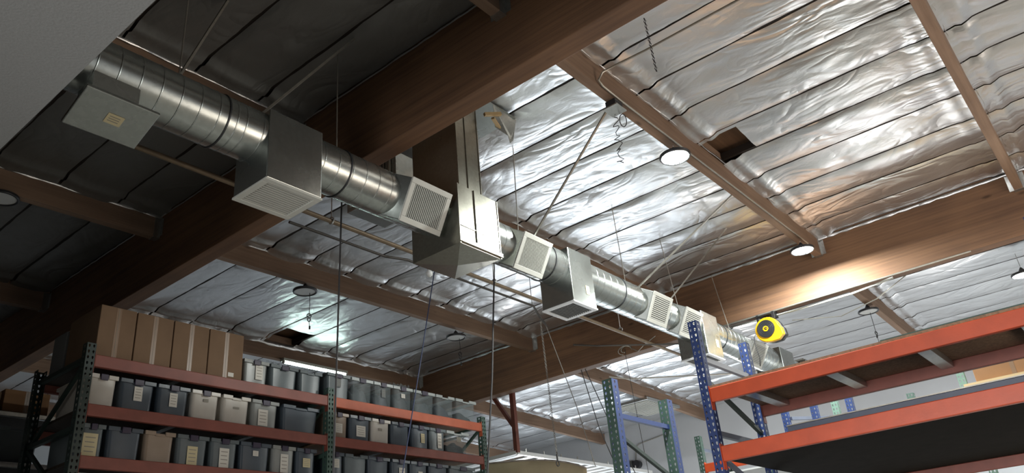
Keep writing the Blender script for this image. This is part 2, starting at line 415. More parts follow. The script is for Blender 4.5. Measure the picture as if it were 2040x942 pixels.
# bare deck over the foil, and the battens the foil is stapled to
struct(MB().box(XB0, 10.2, YMIN, YMAX, 4.34, 4.40).box(10.2, XE + .2, YMIN, YMAX, 4.2, 4.26), 'ceiling_deck', 'deck')
bt = MB()
for k in range(-7, 20):
    x = SEAM0 + SP * k
    if x < 1 or x > XE - .1 or abs(x - XB1 - .09) < .13 or abs(x - XB2 - .09) < .13: continue
    z = zroof(x)
    for i in range(len(PUR) - 1):
        if i == 5 and 6.6 < x < 7.4: bt.box(x - .019, x + .019, PUR[i - 0] + PW, PUR[i + 1], z + .004, z + .085); continue
        ye = PUR[i + 1]
        for h in HOLES:
            if h[0] - .03 < x < h[1] - .1 and abs(ye - h[3]) < .1: ye = h[2]
        bt.box(x - .019, x + .019, PUR[i] + PW, ye, z + .004, z + .085)
struct(bt, 'ceiling_battens', 'batten')
# glued beams
for x, z in ((XB1, 3.44), (XB2, 3.42)):
    struct(MB().box(x, x + BW, YMIN, YMAX, z, 4.34), 'roof_beam', 'glulam', bevel=.006)
# purlins: one timber per bay, resting in steel hangers on the beams
for bi, (a, b) in enumerate(bays_x):
    for y in PUR:
        if bi == 0: a = XB0
        za, zb = zroof(a + .01), zroof(b - .01)
        m = MB(); 
        m.hexa([(a, y, za - PD), (b, y, zb - PD), (b, y + PW, zb - PD), (a, y + PW, za - PD),
                (a, y, za + .1), (b, y, zb + .1), (b, y + PW, zb + .1), (a, y + PW, za + .1)])
        p = struct(m, 'roof_purlin', 'purlin', bevel=.004)
        for xe, sg, zz in ((a, 1, za), (b, -1, zb)):
            if xe in (XB0, XE): continue
            h = MB(); x1 = xe + sg * .07; lo, hi = min(xe, x1), max(xe, x1)
            h.box(lo, hi, y - .004, y, zz - PD - .004, zz - .05).box(lo, hi, y + PW, y + PW + .004, zz - PD - .004, zz - .05)
            h.box(lo, hi, y, y + PW, zz - PD - .004, zz - PD)
            xf = xe + sg * .003
            h.box(min(xe, xf), max(xe, xf), y - .05, y, zz - PD + .02, zz - .05).box(min(xe, xf), max(xe, xf), y + PW, y + PW + .05, zz - PD + .02, zz - .05)
            struct(h, 'joist_hanger', 'zinc')

# ---------------------------------------------------------------- air duct
YC, ZC, RD = 4.0, 3.05, 0.18
duct = thing('air_duct', 'long round galvanised steel air duct with outlet boxes hung on rods below the roof', 'air duct', (4.6, YC, ZC))
def pipe_run(x0, x1, pitch=0.125):
    m = MB(); pts = []; rr = []
    x = x0
    while x < x1 - .001:
        for dx, r in ((0, RD), (.003, RD + .0022), (.006, RD + .0022), (.009, RD)):
            pts.append((min(x + dx, x1), YC, ZC)); rr.append(r)
        x += pitch
    pts.append((x1, YC, ZC)); rr.append(RD)
    m.tube(pts, rr, 48); return m.build('round_duct', 'galv', duct, smooth='auto')
def coupling(x):
    MB().tube([(x - .006, YC, ZC), (x - .005, YC, ZC), (x + .005, YC, ZC), (x + .006, YC, ZC)], [RD + .002, RD + .006, RD + .006, RD + .002], 48).build('coupling_band', 'lampbody', duct, smooth='auto')
for a, b in ((0.4, 2.34), (2.34, 4.22), (4.68, 5.86), (5.86, 8.55), (8.55, 11.0)): pipe_run(a, b)
for x in (2.22, 3.2, 5.66, 6.9, 9.3): coupling(x)
def rp(x, a, b, th):
    """point at distance a along the face normal and b up the face, the box turned by th about the duct axis"""
    return (x, YC - math.sin(th) * a - math.cos(th) * b, ZC - math.cos(th) * a + math.sin(th) * b)
def outlet(x0, x1, th, d, w, grille=True, sticker=None, back=-0.16, dark=False, flare=0.0, fr='white'):
    """sheet steel box around the duct with an air grille on its face"""
    th = math.radians(th)
    m = MB()
    m.hexa([rp(x0 - flare, back, -w, th), rp(x1, back, -w, th), rp(x1, back, w, th), rp(x0 - flare, back, w, th),
            rp(x0, d, -w, th), rp(x1, d, -w, th), rp(x1, d, w, th), rp(x0, d, w, th)])
    bx = m.build('outlet_box', 'galv', duct, bevel=.006)
    f = .006
    if grille:
        g = MB(); t0, t1 = d, d + .016; b = .038
        for (xa, xb, ya, yb) in ((x0 - f, x1 + f, -w - f, -w + b), (x0 - f, x1 + f, w - b, w + f), (x0 - f, x0 + b, -w + b, w - b), (x1 - b, x1 + f, -w + b, w - b)):
            g.hexa([rp(xa, t0, ya, th), rp(xb, t0, ya, th), rp(xb, t0, yb, th), rp(xa, t0, yb, th), rp(xa, t1, ya, th), rp(xb, t1, ya, th), rp(xb, t1, yb, th), rp(xa, t1, yb, th)])
        gr = g.build('grille', fr, bx, bevel=.003)
        r = MB(); r.hexa([rp(x0 + b, d + .001, -w + b, th), rp(x1 - b, d + .001, -w + b, th), rp(x1 - b, d + .001, w - b, th), rp(x0 + b, d + .001, w - b, th),
                          rp(x0 + b, d + .003, -w + b, th), rp(x1 - b, d + .003, -w + b, th), rp(x1 - b, d + .003, w - b, th), rp(x0 + b, d + .003, w - b, th)])
        r.build('grille_back', 'grey_filter' if not dark else 'dark_gap', bx)
        s = MB(); n = 19 if grille == 'slats' else 0
        for k in range(n):
            xx = x0 + b + (k + .5) * (x1 - x0 - 2 * b) / n
            s.bar(rp(xx, d + .009, -w + b, th), rp(xx, d + .009, w - b, th), .0045, .011, up=(0, -math.sin(th), -math.cos(th)))
        if grille == 'mesh':
            for k in range(12):
                yy = -w + b + (k + .5) * (2 * w - 2 * b) / 12
                s.bar(rp(x0 + b, d + .008, yy, th), rp(x1 - b, d + .008, yy, th), .010, .008, up=(0, -math.sin(th), -math.cos(th)))
        if s.v: s.build('louvre', 'grey_filter' if dark else fr, bx)
    if sticker:
        s = MB(); kind, sx, sz, sw, sh = sticker
        if kind == 'face':
            s.hexa([rp(sx - sw, d + .001, sz - sh, th), rp(sx + sw, d + .001, sz - sh, th), rp(sx + sw, d + .001, sz + sh, th), rp(sx - sw, d + .001, sz + sh, th),
                    rp(sx - sw, d + .003, sz - sh, th), rp(sx + sw, d + .003, sz - sh, th), rp(sx + sw, d + .003, sz + sh, th), rp(sx - sw, d + .003, sz + sh, th)])
        else:
            s.box(sx - sw, sx + sw, YC - w - .003, YC - w - .0005, sz - sh, sz + sh)
        st = s.build('sticker', 'cream', bx)
        p = MB()
        for k in range(3):
            zz = -.5 + k * .45
            if kind == 'face':
                a0, a1 = sz + zz * sh, sz + (zz + .16) * sh
                p.hexa([rp(sx - sw * .7, d + .003, a0, th), rp(sx + sw * .6, d + .003, a0, th), rp(sx + sw * .6, d + .003, a1, th), rp(sx - sw * .7, d + .003, a1, th),
                        rp(sx - sw * .7, d + .0036, a0, th), rp(sx + sw * .6, d + .0036, a0, th), rp(sx + sw * .6, d + .0036, a1, th), rp(sx - sw * .7, d + .0036, a1, th)])
            else:
                p.box(sx - sw * .7, sx + sw * .6, YC - w - .0036, YC - w - .003, sz + zz * sh, sz + (zz + .16) * sh)
        p.build('printed_lines', 'print', bx)
    return bx
outlet(1.335, 1.74, 20, .40, .145, grille=False, sticker=('face', 1.55, .0, .045, .035), back=.375)
MB().box(1.40, 1.66, 3.84, 4.02, 2.745, 2.92).build('outlet_neck', 'galv', duct)
outlet(2.50, 2.93, 0, .385, .185, 'mesh', back=-.14, flare=.0)
outlet(3.70, 4.12, 62, .23, .17, 'slats', back=-.02, flare=.10, fr='white')
outlet(5.08, 5.48, 60, .21, .165, 'slats', back=-.02, flare=.10)
outlet(5.86, 6.25, 0, .39, .185, 'mesh', fr='slat', sticker=('side', 6.12, 2.82, .03, .045), dark=True)
outlet(7.36, 7.76, 64, .20, .165, 'mesh', back=-.02, flare=.14)
outlet(8.09, 8.49, 62, .20, .165, 'mesh', back=-.02, flare=.14)
outlet(8.62, 9.04, 0, .385, .185, 'mesh', fr='slat', sticker=('side', 8.92, 2.84, .04, .05), dark=True)
outlet(9.98, 10.38, 58, .21, .16, 'mesh', back=-.02, flare=.12)
outlet(11.0, 11.5, 0, .23, .20, grille=False)
outlet(12.0, 12.4, 0, .22, .20, grille=False)
MB().tube([(11.5, YC, ZC), (12.0, YC, ZC)], .16, 32).build('round_duct', 'galv', duct, smooth='auto')
# plenum with a cross-broken bottom, and the riser to the roof
px0, px1, py0, py1, pz0, pz1 = 4.20, 4.70, 3.72, 4.25, 2.70, 3.24
m = MB(); b = len(m.v)
m.v += [(px0, py0, pz0), (px1, py0, pz0), (px1, py1, pz0), (px0, py1, pz0), ((px0 + px1) / 2, (py0 + py1) / 2, pz0 - .035),
        (px0, py0, pz1), (px1, py0, pz1), (px1, py1, pz1), (px0, py1, pz1)]
m.f += [(0, 4, 1), (1, 4, 2), (2, 4, 3), (3, 4, 0), (0, 1, 6, 5), (1, 2, 7, 6), (2, 3, 8, 7), (3, 0, 5, 8), (5, 6, 7, 8)]
pl = m.build('plenum_box', 'galv2', duct)
fl = MB()
for z in (pz0 + .015,):
    fl.box(px0 - .008, px1 + .012, py0 - .014, py0, z, z + .03).box(px1, px1 + .012, py0, py1, z, z + .03)
fl.box(4.40, 4.425, py0 - .010, py0, pz0 + .045, pz1)
fl.box(px0, px0 + .008, py0 - .006, py0, pz0, pz1).box(px1 - .008, px1, py0 - .006, py0, pz0, pz1)
fl.box(px0, px1, py0 - .005, py0, 2.86, 2.868)
fl.build('flange', 'galv2', pl)
rz = 4.3
r = MB().box(4.235, 4.52, 3.73, 4.25, pz1, rz)
ri = r.build('riser_duct', 'galv2', duct, bevel=.004)
MB().box(4.35, 4.366, 3.722, 3.73, pz1, 4.18).box(4.235, 4.243, 3.724, 3.73, pz1, 4.18).box(4.512, 4.52, 3.724, 3.73, pz1, 4.18).build('standing_seam', 'galv2', ri)
# square return duct farther back, its grille facing the first beam
rt = thing('return_air_duct', 'dark square return air duct with a white bar grille behind the riser', 'air duct', (4.7, 5.05, 3.72))
MB().box(4.46, 4.95, 4.70, 5.40, 3.72, 4.12).build('duct_shell', 'galv', rt, bevel=.004)
g = MB().box(4.44, 4.46, 4.76, 4.79, 3.76, 4.1).box(4.44, 4.46, 5.31, 5.34, 3.76, 4.1).box(4.44, 4.46, 4.79, 5.31, 3.76, 3.79).box(4.44, 4.46, 4.79, 5.31, 4.07, 4.1)
gg = g.build('grille', 'white', rt)
s = MB()
for k in range(12): s.box(4.443, 4.457, 4.81 + k * .042, 4.818 + k * .042, 3.79, 4.07)
s.build('grille_bar', 'white', gg)
# bent flashing round the roof opening
fp = MB()
fp.hexa([(4.52, 3.60, 4.16), (4.95, 3.60, 4.16), (4.95, 4.2, 4.16), (4.52, 4.2, 4.16), (4.52, 3.60, 4.165), (4.95, 3.60, 4.165), (4.95, 4.2, 4.165), (4.52, 4.2, 4.165)])
fp.poly([(4.62, 3.60, 4.165), (4.97, 3.62, 4.165), (4.95, 3.66, 3.95), (4.90, 3.66, 3.90), (4.88, 3.66, 3.97), (4.70, 3.66, 3.98)], .003, (0, 1, 0))
fo = fp.build('roof_flashing', 'galv')
tag(fo, 'bent sheet metal flashing hanging at the roof opening beside the riser duct', 'flashing')
fr = MB().bar((4.56, 3.66, 4.05), (4.72, 3.60, 4.10), .03, .03).bar((4.60, 3.60, 4.0), (4.76, 3.66, 4.0), .03, .02)
tag(fr.build('wood_blocking', 'pale_wood'), 'short pale timber blocks framing the roof opening beside the riser', 'timber block')
# hanger rods and angled braces
def rod(x, y, ztop, xb=None):
    MB().tube([(x, y, ztop), (x, YC, ZC + RD - .005)], .005, 6).build('hanger_rod', 'conduit', duct)
    MB().ring((x, YC, ZC + RD + .012), (1, 0, 0), .016, .005, 14, 6).build('rod_eye', 'zinc', duct)
for x, y, z in ((1.95, 4.0, 4.2), (3.20, 4.0, 4.2), (5.34, 3.96, 4.2), (7.22, 4.02, 4.2), (8.42, 4.08, 4.2), (9.85, 4.1, 4.1)): rod(x, y, z)
for a, b in (((1.94, 4.0, 3.23), (2.29, 4.10, 4.18)), ((2.53, 4.0, 3.23), (3.20, 3.80, 4.18)), ((5.50, 3.98, 3.22), (5.13, 2.72, 3.94)), ((7.42, 4.0, 3.22), (7.62, 2.72, 4.0)), ((8.12, 4.0, 3.22), (8.75, 3.32, 4.17))):
    MB().bar(a, b, .016, .016).build('seismic_brace', 'conduit', duct)

# ---------------------------------------------------------------- pipes and conduits
sp_ = thing('sprinkler_pipe', 'long tan sprinkler pipe running under the beams behind the air duct', 'pipe', (6, 5.1, 3.38))
MB().tube([(1.9, 5.12, 3.395), (11.4, 5.12, 3.345)], .022, 12).build('pipe', 'pipe', sp_, smooth='auto')
for x in (4.05, 6.3, 8.9): 
    MB().ring((x, 5.12, 3.39), (1, 0, 0), .03, .008, 18, 6).tube([(x, 5.12, 3.41), (x, 5.12, 4.2)], .005, 6).build('pipe_hanger', 'zinc', sp_)
tag(MB().tube([(3.82, 5.43, 3.42), (4.98, 5.43, 3.42), (5.2, 5.35, 3.42), (7.3, 5.35, 3.42), (7.5, 5.42, 3.36), (7.75, 5.5, 3.30)], .014, 10).tube([(6.0, 5.35, 3.42), (6.0, 5.35, 4.15)], .004, 6).tube([(7.28, 5.35, 3.42), (7.28, 5.35, 4.15)], .004, 6).build('dark_conduit', 'pipe_dk', smooth='auto'), 'thin dark pipe running beside the tan sprinkler pipe, the chain hangs at its end', 'pipe')
tag(MB().tube([(8.6, 5.7, 3.28), (8.9, 5.5, 3.27), (10.4, 4.6, 3.36)], .012, 8).build('lower_conduit', 'pipe_dk', smooth='auto'), 'short dark conduit below the far duct boxes', 'pipe')
# white conduit on the purlin above the lit lamps
cd = [(4.90, 1.0, 4.10), (4.90, 2.2, 4.10), (4.86, 2.45, 4.08), (4.80, 2.56, 4.03), (4.78, 2.60, 3.96), (4.84, 2.60, 3.93), (5.10, 2.60, 3.92), (6.27, 2.60, 3.92), (9.45, 2.60, 3.92)]
tag(MB().tube(cd, .009, 8).build('conduit', 'conduit', smooth='auto'), 'pale conduit bending off the foil and along the purlin to the lit lamps', 'conduit')
jb = thing('junction_box', 'small metal junction box with loose wires under the purlin', 'junction box', (5.12, 2.64, 3.85))
MB().box(5.05, 5.17, 2.62, 2.72, 3.86, 3.93).build('box', 'lampbody', jb, bevel=.004)
MB().box(5.03, 5.19, 2.60, 2.74, 3.85, 3.86).build('cover_plate', 'zinc', jb)
wv = []
for k in range(26): t = k / 25; wv.append((5.16 + .62 * t + .02 * math.sin(k), 2.70 + .35 * t + .03 * math.sin(k * 1.7), 3.85 - .10 * t + .02 * math.sin(k * 1.1)))
MB().tube(wv, .004, 6).build('loose_wire', 'black', jb)
MB().ring((5.25, 2.68, 3.82), (0, 1, .3), .055, .004, 24, 6).build('wire_loop', 'black', jb)
# conduits along the foot of the second beam
bc = thing('beam_conduit', 'pair of pale conduits clipped along the foot of the far beam', 'conduit', (10, 2.5, 3.4))
MB().tube([(10.02, 4.6, 3.405), (10.02, 1.0, 3.405)], .011, 8).build('upper_pipe', 'conduit', bc, smooth='auto')
MB().tube([(10.14, 4.1, 3.40), (10.12, 3.2, 3.36), (10.08, 2.4, 3.345), (10.08, 1.9, 3.39)], .014, 8).build('lower_pipe', 'white', bc, smooth='auto')
MB().tube([(10.30, 3.3, 3.30), (10.4, 2.7, 3.20), (10.3, 2.2, 3.26), (10.15, 1.75, 3.40)], .006, 6).build('slack_cable', 'conduit', bc)
# conduit line crossing the far bay
tag(MB().tube([(11.7, 7.1, 3.7), (12.0, 6.9, 3.66), (13.5, 5.3, 3.62), (13.5, 4.3, 3.62)], .012, 8).build('crossing_conduit', 'conduit', smooth='auto'), 'pale conduit crossing under the foil of the far bay', 'conduit')

# ---------------------------------------------------------------- lamps
def highbay(x, y, z, lit, label, cord=None, top=None, R=.145, group='round warehouse lamps'):
    t = thing('high_bay_lamp', label, 'lamp', (x, y, z), group)
    prof = [(.0, R * .96), (.006, R), (.016, R), (.022, R * .8), (.030, R * .4), (.045, R * .3), (.06, R * .25), (.10, R * .08)]
    m = MB(); m.tube([(x, y, z + a) for a, r in prof], [r for a, r in prof], 36)
    m.build('lamp_housing', 'lampbody', t, smooth='auto')
    MB().ring((x, y, z - .002), (0, 0, 1), R * .93, .013, 36, 8).build('lamp_rim', 'lampbody', t, smooth=True)
    MB().tube([(x, y, z - .004), (x, y, z + .001)], R * .88, 36).build('lamp_lens', 'lens_on' if lit else 'lens_off', t, smooth='auto')
    top = top or z + .2
    hk = MB().tube([(x, y, z + .10), (x, y, z + .125), (x + .012, y, z + .14), (x + .012, y, z + .155), (x, y, z + .165), (x - .012, y, z + .155)], .004, 6)
    hk.tube([(x, y, z + .165), (x, y, top)], .004, 6); hk.build('lamp_hook', 'zinc', t)
    if lit:
        d = bpy.data.lights.new('lamp_light', 'AREA'); d.shape = 'DISK'; d.size = R * 1.7; d.energy = lit; d.color = (0.97, 1.0, 0.95)
        l = bpy.data.objects.new('lamp_light', d); C.objects.link(l); l.parent = t; l.location = (0, 0, -.01)
    if cord:
        cx = x + .07; n = MB().tube([(cx, y, z + .02), (cx + .005, y, z - cord * .5), (cx, y, z - cord)], .004, 6); n.build('power_cord', 'dkcord', t)
        k = MB().ring((cx, y, z - cord - .05), (0, 1, .3), .022, .006, 14, 6).ring((cx, y, z - cord + .0), (.3, 1, 0), .026, .006, 14, 6)
        k.tube([(cx, y, z - cord - .07), (cx + .012, y, z - cord - .14)], .004, 6).tube([(cx + .012, y, z - cord - .13), (cx + .012, y, z - cord - .17)], .011, 8)
        k.build('cord_bundle', 'black', t)
    return t
LP = 160
highbay(6.11, 2.65, 3.80, LP, 'round lamp glowing white under the purlin, the nearer one', top=3.935)
highbay(9.31, 2.65, 3.80, LP, 'round lamp glowing white just before the far wooden beam', top=3.935)
highbay(12.2, 0.73, 3.62, LP, 'glowing lamp at the right edge of the picture, in the far bay', top=3.93)
highbay(5.51, 7.45, 3.83, 0, 'unlit round lamp with a hanging cord above the cartons', cord=.30, top=3.935)
highbay(8.20, 7.46, 3.80, 0, 'unlit ring-shaped lamp with tangled cord near the beam corner', cord=.24, top=3.935)
highbay(11.9, 2.70, 3.62, 0, 'unlit round lamp with dangling cord above the orange shelves on the right', cord=.32, top=3.72)
highbay(2.12, 7.44, 3.88, 0, 'dim unlit round lamp at the left edge in the dark bay', top=3.99)
# fluorescent tube behind the totes
ft = thing('tube_light', 'lit fluorescent tube light under the timber behind the top row of totes', 'lamp', (7.6, 9.98, 3.86))
MB().box(7.0, 8.25, 9.94, 10.04, 3.885, 3.93).build('tube_housing', 'white', ft, bevel=.006)
MB().tube([(7.03, 9.97, 3.865), (8.22, 9.97, 3.865)], .019, 14).build('tube', 'tube', ft, smooth='auto')
for x in (7.02, 8.23): MB().box(x - .012, x + .012, 9.95, 9.99, 3.845, 3.89).build('tube_socket', 'white', ft)
# bare bulb beneath the plenum
bb = thing('bare_bulb', 'small clear bulb hanging just under the plenum box', 'lamp', (5.16, 5.0, 3.13))
MB().tube([(5.16, 5.0, 4.26), (5.16, 5.0, 3.19)], .008, 6).build('bulb_cord', 'conduit', bb)
MB().tube([(5.16, 5.0, 3.20), (5.16, 5.0, 3.17), (5.16, 5.0, 3.15), (5.16, 5.0, 3.12), (5.16, 5.0, 3.10)], [.014, .018, .032, .032, .012], 16).build('bulb', 'lens_off', bb, smooth=True)

# ---------------------------------------------------------------- hanging cables
def hang(name, pts, r, m, label, cat='cable'):
    o = MB().tube(pts, r, 8).build(name, m, smooth='auto'); return tag(o, label, cat)
hang('hanging_cable', [(3.68, 4.5, 4.1), (3.66, 4.5, 3.17), (3.61, 4.5, 1.0), (3.60, 4.5, .3)], .007, 'dkcord', 'long dark cable hanging straight down in front of the tote rack, left of three')
hang('hanging_cable', [(4.80, 4.5, 3.5), (4.71, 4.5, 2.86), (4.50, 4.5, 2.0), (4.22, 4.5, .9)], .0045, 'bluecord', 'thin cable slanting down across the rack, bluish at its lower end')
hang('hanging_cable', [(5.58, 4.5, 3.6), (5.56, 4.5, 3.13), (5.40, 4.5, 2.0), (5.20, 4.5, .9)], .008, 'dkcord', 'dark cable hanging beside the right end of the tote rack')
def chain(name, p, q, link, label, m='rope'):
    p = Vector(p); q = Vector(q); n = int((q - p).length / link); c = MB()
    for i in range(n):
        a = p.lerp(q, (i + .5) / n)
        c.ring(a, (1, 0, 0) if i % 2 else (0, 1, 0), link * .42, link * .13, 8, 4)
    o = c.build(name, m); return tag(o, label, 'chain')
hc = thing('hanging_chain', 'pale twisted chain with a hook hanging from the dark conduit end', 'chain', (7.55, 5.4, 1.6))
c = MB()
for i in range(70):
    a = Vector((7.52, 5.425, 3.345)).lerp(Vector((7.53, 5.4, 1.66)), (i + .5) / 70)
    c.ring(a - Vector((0, 0, .012)), (1, 0, 0) if i % 2 else (0, 1, 0), .011, .0035, 8, 4)
c.build('chain_links', 'rope', hc)
MB().tube([(7.53, 5.4, 1.70), (7.53, 5.4, 1.60)], .010, 8).ring((7.53, 5.4, 1.57), (0, 1, 0), .028, .006, 16, 6).build('chain_hook', 'black', hc)
chain('hanging_chain', (4.63, 2.03, 4.17), (4.66, 2.03, 3.66), .022, 'short dark chain hanging from the foil near the front beam', 'dkcord')
hang('pull_rope', [(7.70, 5.484, 3.315), (8.05, 5.4, 2.30), (8.30, 5.4, 1.60)], .005, 'rope', 'pale rope slanting down from the conduit end, nearest the chain', 'rope')
hang('pull_rope', [(10.12, 6.62, 3.42), (10.35, 6.58, 2.55), (10.6, 6.5, 1.9)], .007, 'dkcord', 'thin dark rope hanging from the far beam, left one of a close pair', 'rope')
hang('pull_rope', [(10.13, 6.55, 3.42), (10.6, 6.5, 2.55), (11.0, 6.45, 1.9)], .007, 'dkcord', 'thin dark rope hanging from the far beam, right one of a close pair', 'rope')

cc = thing('cable_coil', 'loose coil of grey cable hanging on the face of the far beam under the duct', 'cable', (9.98, 5.6, 3.4))
MB().ring((9.98, 5.72, 3.47), (.3, .3, 1), .10, .006, 24, 6).ring((9.99, 5.70, 3.49), (.2, .4, 1), .08, .006, 24, 6).build('coil', 'conduit', cc)
MB().tube([(9.99, 5.60, 3.47), (9.98, 5.5, 3.40), (9.98, 5.40, 3.46), (10.02, 5.2, 3.56)], .006, 6).build('cable_tail', 'conduit', cc)
hang('drop_cord', [(10.02, 5.74, 3.50), (9.98, 5.72, 3.40), (9.97, 5.68, 2.6), (9.95, 5.62, 1.6)], .004, 'dkcord', 'thin grey cord dropping from the coil on the far beam to the rack below')
# ---------------------------------------------------------------- hose reel
rl = thing('cord_reel', 'yellow and black retractable cord reel hanging below the far beam', 'cord reel', (10.1, 3.6, 3.02))
# body outline in the plane facing the camera (Y across, Z up), with real thickness
cy, cz, cx0 = 3.51, 3.14, 9.87
out = []
for k in range(22):
    a = math.radians(62 + k * 11.0); out.append((math.cos(a) * .165, math.sin(a) * .165))
out += [(0.02 - .0, -.165), (-.02, -.165)]
pts = [(cx0, cy + y, cz + z) for y, z in [(math.cos(math.radians(a)) * .165, math.sin(math.radians(a)) * .165) for a in range(-80, 181, 12)] + [(-.19, -.02), (-.20, -.11), (-.13, -.165), (-.02, -.17)]]
MB().poly(pts, .07, (1, 0, 0)).build('reel_case', 'yellow', rl, bevel=.012)
pb = [(cx0 + .07, cy + (y - cy) * 1.02 - .01, cz + (z - cz) * 1.0) for x, y, z in pts]
MB().poly(pb, .08, (1, 0, 0)).build('reel_back_case', 'black', rl, bevel=.012)
MB().tube([(cx0 - .012, cy + .01, cz + .01), (cx0 + .01, cy + .01, cz + .01)], .118, 32).build('reel_disc', 'black', rl, smooth='auto')
for rr in (.05, .07, .09, .105): MB().ring((cx0 - .012, cy + .01, cz + .01), (1, 0, 0), rr, .0025, 30, 5).build('disc_groove', 'lampbody', rl)
MB().tube([(cx0 - .018, cy + .01, cz + .01), (cx0 - .008, cy + .01, cz + .01)], .036, 24).build('reel_hub', 'yellow', rl, smooth='auto')
em = MB()
em.tube([(cx0 - .022, cy + .028, cz + .022), (cx0 - .022, cy + .004, cz + .018), (cx0 - .022, cy + .012, cz + .006), (cx0 - .022, cy - .006, cz - .004)], .0035, 5)
em.ring((cx0 - .021, cy + .002, cz + .012), (1, 0, 0), .017, .003, 16, 5)
em.build('hub_emblem', 'black', rl)
MB().box(9.88, 10.16, 3.42, 3.60, 3.335, 3.35).box(9.90, 9.92, 3.38, 3.42, 3.26, 3.37).box(9.90, 9.92, 3.60, 3.63, 3.26, 3.37).box(9.94, 10.0, 3.46, 3.54, 3.29, 3.34).box(10.06, 10.16, 3.42, 3.60, 3.35, 3.42).build('reel_bracket', 'black', rl, bevel=.003)
MB().tube([(9.86, 3.66, 3.12), (9.84, 3.69, 3.08), (9.82, 3.69, 2.95), (9.82, 3.67, 2.78), (9.82, 3.69, 2.68)], .006, 6).build('reel_cord', 'black', rl, smooth=True)

# ---------------------------------------------------------------- pallet racks
def post(parent, x, y, z0, z1, fx, fy, m, w=.076, name='rack_post', m2=None):
    """channel upright: one wide perforated face and two perforated sides. (fx, fy) = direction the wide face looks"""
    h = z1 - z0; p = MB()
    if fy:   # looks along Y
        yf = y if fy < 0 else y + w
        p.holes((x, yf, z0), (1, 0, 0), (0, 0, 1), w, h, 2, .05)
        p.holes((x, y, z0), (0, 1, 0), (0, 0, 1), w, h, 1, .05, hw=.011)
        p.holes((x + w, y, z0), (0, 1, 0), (0, 0, 1), w, h, 1, .05, hw=.011)
    else:
        xf = x if fx < 0 else x + w
        p.holes((xf, y, z0), (0, 1, 0), (0, 0, 1), w, h, 2, .05)
        p.holes((x, y, z0), (1, 0, 0), (0, 0, 1), w, h, 1, .05, hw=.011)
        p.holes((x, y + w, z0), (1, 0, 0), (0, 0, 1), w, h, 1, .05, hw=.011)
    if m2:
        nf = 2 * max(1, int(round(h / .05))) * 8; nv = nf * 2
        V_, F_ = p.v, p.f; p.v = V_[:nv]; p.f = F_[:nf]
        r_ = p.build(name, m, parent, solid=.0025)
        hv, hf = (len(V_) - nv) // 2, (len(F_) - nf) // 2
        for k in range(2):
            q = MB(); q.v = V_[nv + k * hv:nv + (k + 1) * hv]; q.f = [tuple(i - nv - k * hv for i in f_) for f_ in F_[nf + k * hf:nf + (k + 1) * hf]]
            q.build('post_side', m2, r_, solid=.0025)
        return r_
    return p.build(name, m, parent, solid=.0025)
def beam_y(parent, x, y0, y1, zt, h=.11, th=.045, m='orange'):
    b = MB().box(x, x + th, y0, y1, zt - h, zt).build('shelf_beam', m, parent, bevel=.006)
    for y in (y0 - .004, y1):
        MB().box(x - .004, x + th + .004, y, y + .004, zt - h - .06, zt + .02).build('beam_connector', m, b)
    return b
def beam_x(parent, x0, x1, y, zt, h=.10, th=.045, m='orange_dull'):
    b = MB().box(x0, x1, y, y + th, zt - h, zt).build('shelf_beam', m, parent, bevel=.006)
    for x in (x0 - .004, x1):
        MB().box(x, x + .004, y - .004, y + th + .004, zt - h - .06, zt + .02).build('beam_connector', m, b)
    return b
# --- tote rack on the left
LR = thing('pallet_rack', 'orange and green pallet rack filled with cartons and plastic totes', 'pallet rack', (5.3, 7.2, FL))
RY0, RY1 = 6.70, 7.72
posts = [2.765, 5.295, 7.76]
for x in posts:
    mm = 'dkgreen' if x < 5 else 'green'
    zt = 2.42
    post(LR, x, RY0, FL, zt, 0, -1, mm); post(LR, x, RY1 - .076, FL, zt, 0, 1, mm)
    for k, z in enumerate((2.30, 1.72, 1.10, .5, -.1, -.7, -1.3)):
        MB().bar((x + .038, RY0 + .07, z), (x + .038, RY1 - .07, z), .038, .038).build('frame_brace', mm, LR)
        if k < 6: MB().bar((x + .038, RY0 + .07, z - (.6 if k % 2 else .03)), (x + .038, RY1 - .07, z - (.03 if k % 2 else .6)), .03, .03).build('frame_brace', mm, LR)
LEV = [2.33, 1.91, 1.49, 1.07, .65]
for zt in LEV:
    for a, b in ((posts[0] + .076, posts[1]), (posts[1] + .076, posts[2])):
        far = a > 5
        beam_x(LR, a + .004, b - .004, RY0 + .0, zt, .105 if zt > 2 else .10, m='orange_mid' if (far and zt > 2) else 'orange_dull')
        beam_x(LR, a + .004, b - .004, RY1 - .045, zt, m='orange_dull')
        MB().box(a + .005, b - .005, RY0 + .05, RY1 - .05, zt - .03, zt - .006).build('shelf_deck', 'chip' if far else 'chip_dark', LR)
        for k in range(2):
            xx = a + (k + 1) * (b - a) / 3
            MB().box(xx - .03, xx + .03, RY0 + .045, RY1 - .045, zt - .075, zt - .031).build('deck_support', 'zinc', LR)
